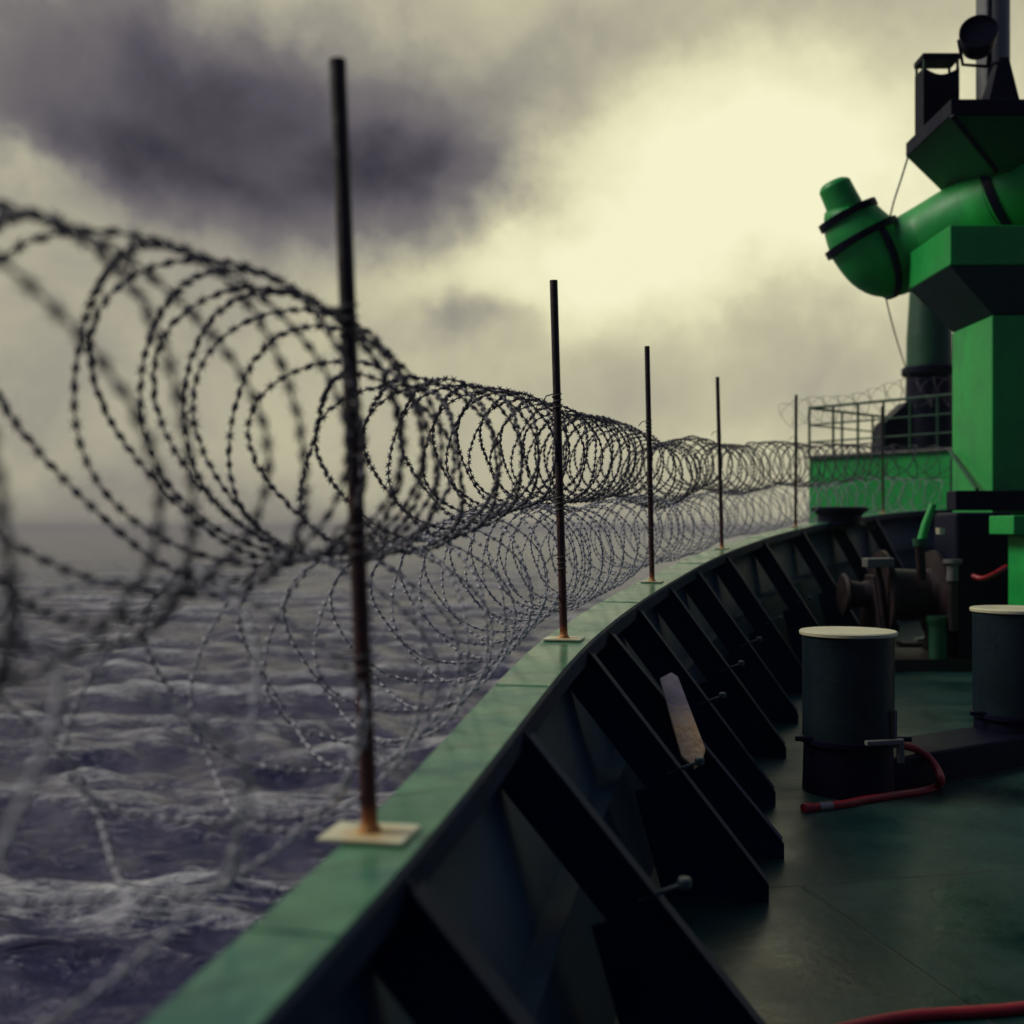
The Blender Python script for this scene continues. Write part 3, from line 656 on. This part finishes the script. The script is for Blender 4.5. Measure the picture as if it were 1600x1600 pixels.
# ------------------------------------------------------------------ double bollard
zb = zdeck(7.2)
bl = thing('double_bollard', (2.8, 7.6, zb), 'pair of thick dark mooring bollards with cream painted tops on a common plinth', 'bollard')
c1, c2 = Vector((2.135, 7.32, zb)), Vector((3.62, 8.3, zb))
e = (c2 - c1); e.z = 0; e.normalize(); nb = Vector((-e.y, e.x, 0))
mid = (c1 + c2) / 2
mb = MB(); mb.obox(mid + UP * .10 , e, nb, UP, 2.1, .46, .24); mb.build('plinth', M['dark'], bl, .015)
for cc, hh in ((c1, .985), (c2, 1.06)):
    mb = MB(); mb.lathe(cc, [(.283, .34), (.283, hh - .06), (.285, hh - .03), (.285, hh), (0, hh)], n=48); b_ = mb.build('bollard_post', M['bollard'], bl)
    mb = MB(); mb.lathe(cc, [(.27, hh + .001), (.300, hh + .004), (.302, hh + .022), (.294, hh + .03), (0, hh + .032)], n=48); mb.build('cap', M['cream'], b_)
    MB().lathe(cc, [(.285, -.01), (.28, .10), (.275, .30), (.30, .31), (.30, .34), (.27, .345)], n=48).build('foot', M['dark'], b_)
    mb = MB(); h2 = .345
    mb.tube([cc + Vector((-.36, -.10, h2)), cc + Vector((.34, -.18, h2 + .01))], .016, 10); mb.build('horn_bar', M['dark'], b_)
    # rail of bracket round the foot
mb = MB(); cc = c1
mb.obox(cc + Vector((.13, -.31, .36)), (1, .25, 0), (-.25, 1, 0), UP, .25, .04, .03); mb.obox(cc + Vector((.245, -.26, .30)), (1, 0, 0), (0, 1, 0), UP, .04, .04, .15); mb.obox(cc + Vector((.235, -.19, .45)), (1, 0, 0), (0, 1, 0), UP, .025, .025, .18)
mb.build('stopper_bracket', M['grey'], bl, .006)

# ------------------------------------------------------------------ hoses
def dpx(x, y, dz=.018):                               # point of the deck seen at a pixel
    k = (825 - y) / F; Y = -1.83 / (k - .023); v = px(x, y, Y); v.z += dz; return v
hp = [px(1396, 1162, 7.32), px(1412, 1165, 7.35), px(1430, 1170, 7.38), px(1450, 1183, 7.38), px(1465, 1203, 7.30), px(1470, 1220, 7.22)] + [dpx(*p) for p in ((1464, 1233), (1440, 1241), (1400, 1247), (1350, 1255), (1320, 1261), (1290, 1265), (1262, 1268))]
h1 = thing('deck_hose', hp[-1] - UP * .018, 'red hose looped round the foot of the near bollard', 'hose')
MB().tube(smooth(hp), .025, 10).build('hose', M['hose'], h1)
a, b = hp[-2], hp[-1]; d_ = (b - a).normalized()
MB().tube([a - d_ * .04, a + d_ * .05], .031, 12).build('coupling', M['brass'], h1)
MB().tube([b - d_ * .02, b + d_ * .03], .032, 12).build('end_nozzle', M['hose'], h1)
hp = [dpx(1280, 1625), dpx(1370, 1604), dpx(1440, 1594), dpx(1520, 1589), dpx(1600, 1582), dpx(1720, 1560)]
mb = MB(); mb.tube(smooth(hp), .022, 10); o = mb.build('deck_hose', M['hose']); tag(o, 'straight red hose lying across the open deck nearest the viewer', 'hose')

# ------------------------------------------------------------------ board wedged among the stays
A_, B_ = px(1045, 1057, 6.05), px(1089, 1200, 5.50)
bd = thing('wooden_board', B_, 'narrow weathered board with bare tan lower end, stuck slanting among the stays', 'board')
u = (A_ - B_).normalized(); w = Vector((1, -.15, 0)); w = (w - u * w.dot(u)).normalized(); th_ = u.cross(w)
mb = MB(); L = (A_ - B_).length
mb.prism([B_ + w * -.012, B_ + w * .035 + u * .04, B_ + w * .066 + u * .11, A_ + w * .045 - u * .02, A_ + w * .018 + u * .02, A_ - w * .050 - u * .015, B_ - w * .058 + u * .08], th_ * .022)
mb.build('plank', M['board'], bd, .004)

# ------------------------------------------------------------------ windlass
wy = 13.0; zw = zdeck(wy)
wl = thing('anchor_windlass', (4.75, wy, zw), 'dark rusty anchor windlass with drums and a green brake lever below the mast', 'windlass')
MB().box((3.9, 12.4, zw - .02), (5.7, 13.6, zw + .12)).build('bed_plate', M['machine'], wl, .01)
MB().lathe((4.15, wy, zw + .78), [(0, 0), (.50, 0), (.50, .04), (.30, .06), (.28, .5), (.30, .56), (.50, .58), (.50, .62), (0, .62)], (1, 0, 0), 40).build('drum', M['machine'], wl)
MB().lathe((3.72, wy, zw + .78), [(0, 0), (.22, .0), (.24, .03), (.16, .10), (.14, .22), (.17, .34), (0, .40)], (1, 0, 0), 32).build('warping_head', M['machine'], wl)
for x in (4.06, 4.84):
    MB().prism([Vector((x, 12.5, zw + .1)), Vector((x, 13.5, zw + .1)), Vector((x, 13.15, zw + 1.0)), Vector((x, 12.85, zw + 1.0))], (.07, 0, 0)).build('side_frame', M['machine'], wl, .008)
MB().box((4.80, 12.45, zw + .1), (5.42, 13.12, .17)).build('gear_case', M['dark'], wl, .04, 3)
MB().lathe((4.60, 12.45, zw + .12), [(0, 0), (.09, 0), (.10, .35), (.12, .42), (.12, .46), (0, .46)], n=20).build('brake_post', M['green_dark'], wl)
lv = [px(1440, 845, 12.4), px(1446, 820, 12.4), px(1458, 788, 12.4)]
MB().tube(lv, [.05, .045, .038], 10).build('brake_lever', M['green'], wl)
MB().lathe(px(1437, 846, 12.4), [(0, -.06), (.07, -.05), (.075, .03), (0, .05)], n=18).build('lever_boss', M['green_dark'], wl)
MB().tube([px(1437, 850, 12.4), px(1440, 905, 12.5)], .05, 10).build('lever_stand', M['machine'], wl)
MB().obox(px(1372, 879, 12.6), (1, 0, .02), (0, 1, 0), UP, .30, .2, .10).build('junction_box', M['grey'], wl, .012)
MB().tube([px(1372, 886, 12.7), px(1380, 960, 12.7), Vector((4.1, 12.7, zw + .1))], .035, 8).build('box_stand', M['machine'], wl)
MB().lathe(px(1488, 884, 12.3), [(0, -.16), (.06, -.16), (.06, .0), (.10, .03), (.10, .07), (0, .09)], n=20).build('valve_cap', M['grey'], wl)
MB().lathe(px(1469, 829, 12.35), [(0, -.05), (.045, -.04), (.05, .03), (0, .05)], n=16).build('grease_cup', M['cream'], wl)
MB().tube([px(1488, 880, 12.3), px(1488, 985, 12.35)], .05, 10).build('valve_stem', M['machine'], wl)
pts = smooth([px(1520, 900, 12.2), px(1535, 904, 12.1), px(1552, 898, 12.1), px(1572, 886, 12.2)], 6)
MB().tube(pts, .03, 8).build('hydraulic_hose', M['hose'], wl)
# chain stopper plate in front of the windlass
p0 = dpx(1462, 1012)
cs = thing('chain_stopper', p0, 'low pale wedge shaped chain stopper on the deck before the windlass', 'chain stopper')
mb = MB(); mb.box(p0 + Vector((-.42, -.08, 0)), p0 + Vector((.32, .25, .05))); mb.build('base', M['machine'], cs, .006)
mb = MB(); mb.prism([p0 + Vector((-.24, .08, .05)), p0 + Vector((.24, .08, .05)), p0 + Vector((.20, .08, .12)), p0 + Vector((.02, .08, .25)), p0 + Vector((-.05, .08, .24)), p0 + Vector((-.02, .08, .12)), p0 + Vector((-.22, .08, .09))], (0, .12, 0)); mb.build('pawl', M['grey'], cs, .008)
# green control cabinet
X, Yc = 5.165, 11.45; zc = zdeck(Yc)
cc = thing('control_cabinet', (X + .3, Yc + .3, zc), 'narrow bright green control cabinet with a wider head behind the far bollard', 'cabinet')
MB().box((X, Yc, zc - .01), (X + .6, Yc + .55, -.07)).build('cabinet_body', M['green'], cc, .012)
MB().box((X - .19, Yc - .02, -.066), (X + .66, Yc + .57, .125)).build('cabinet_head', M['green'], cc, .012)
# dark beam of the windlass shelter seen between mast and cabinet
MB().box((4.97, 12.9, .20), (7.2, 13.19, .42)).build('foot_beam', M['dark'], mt, .012)
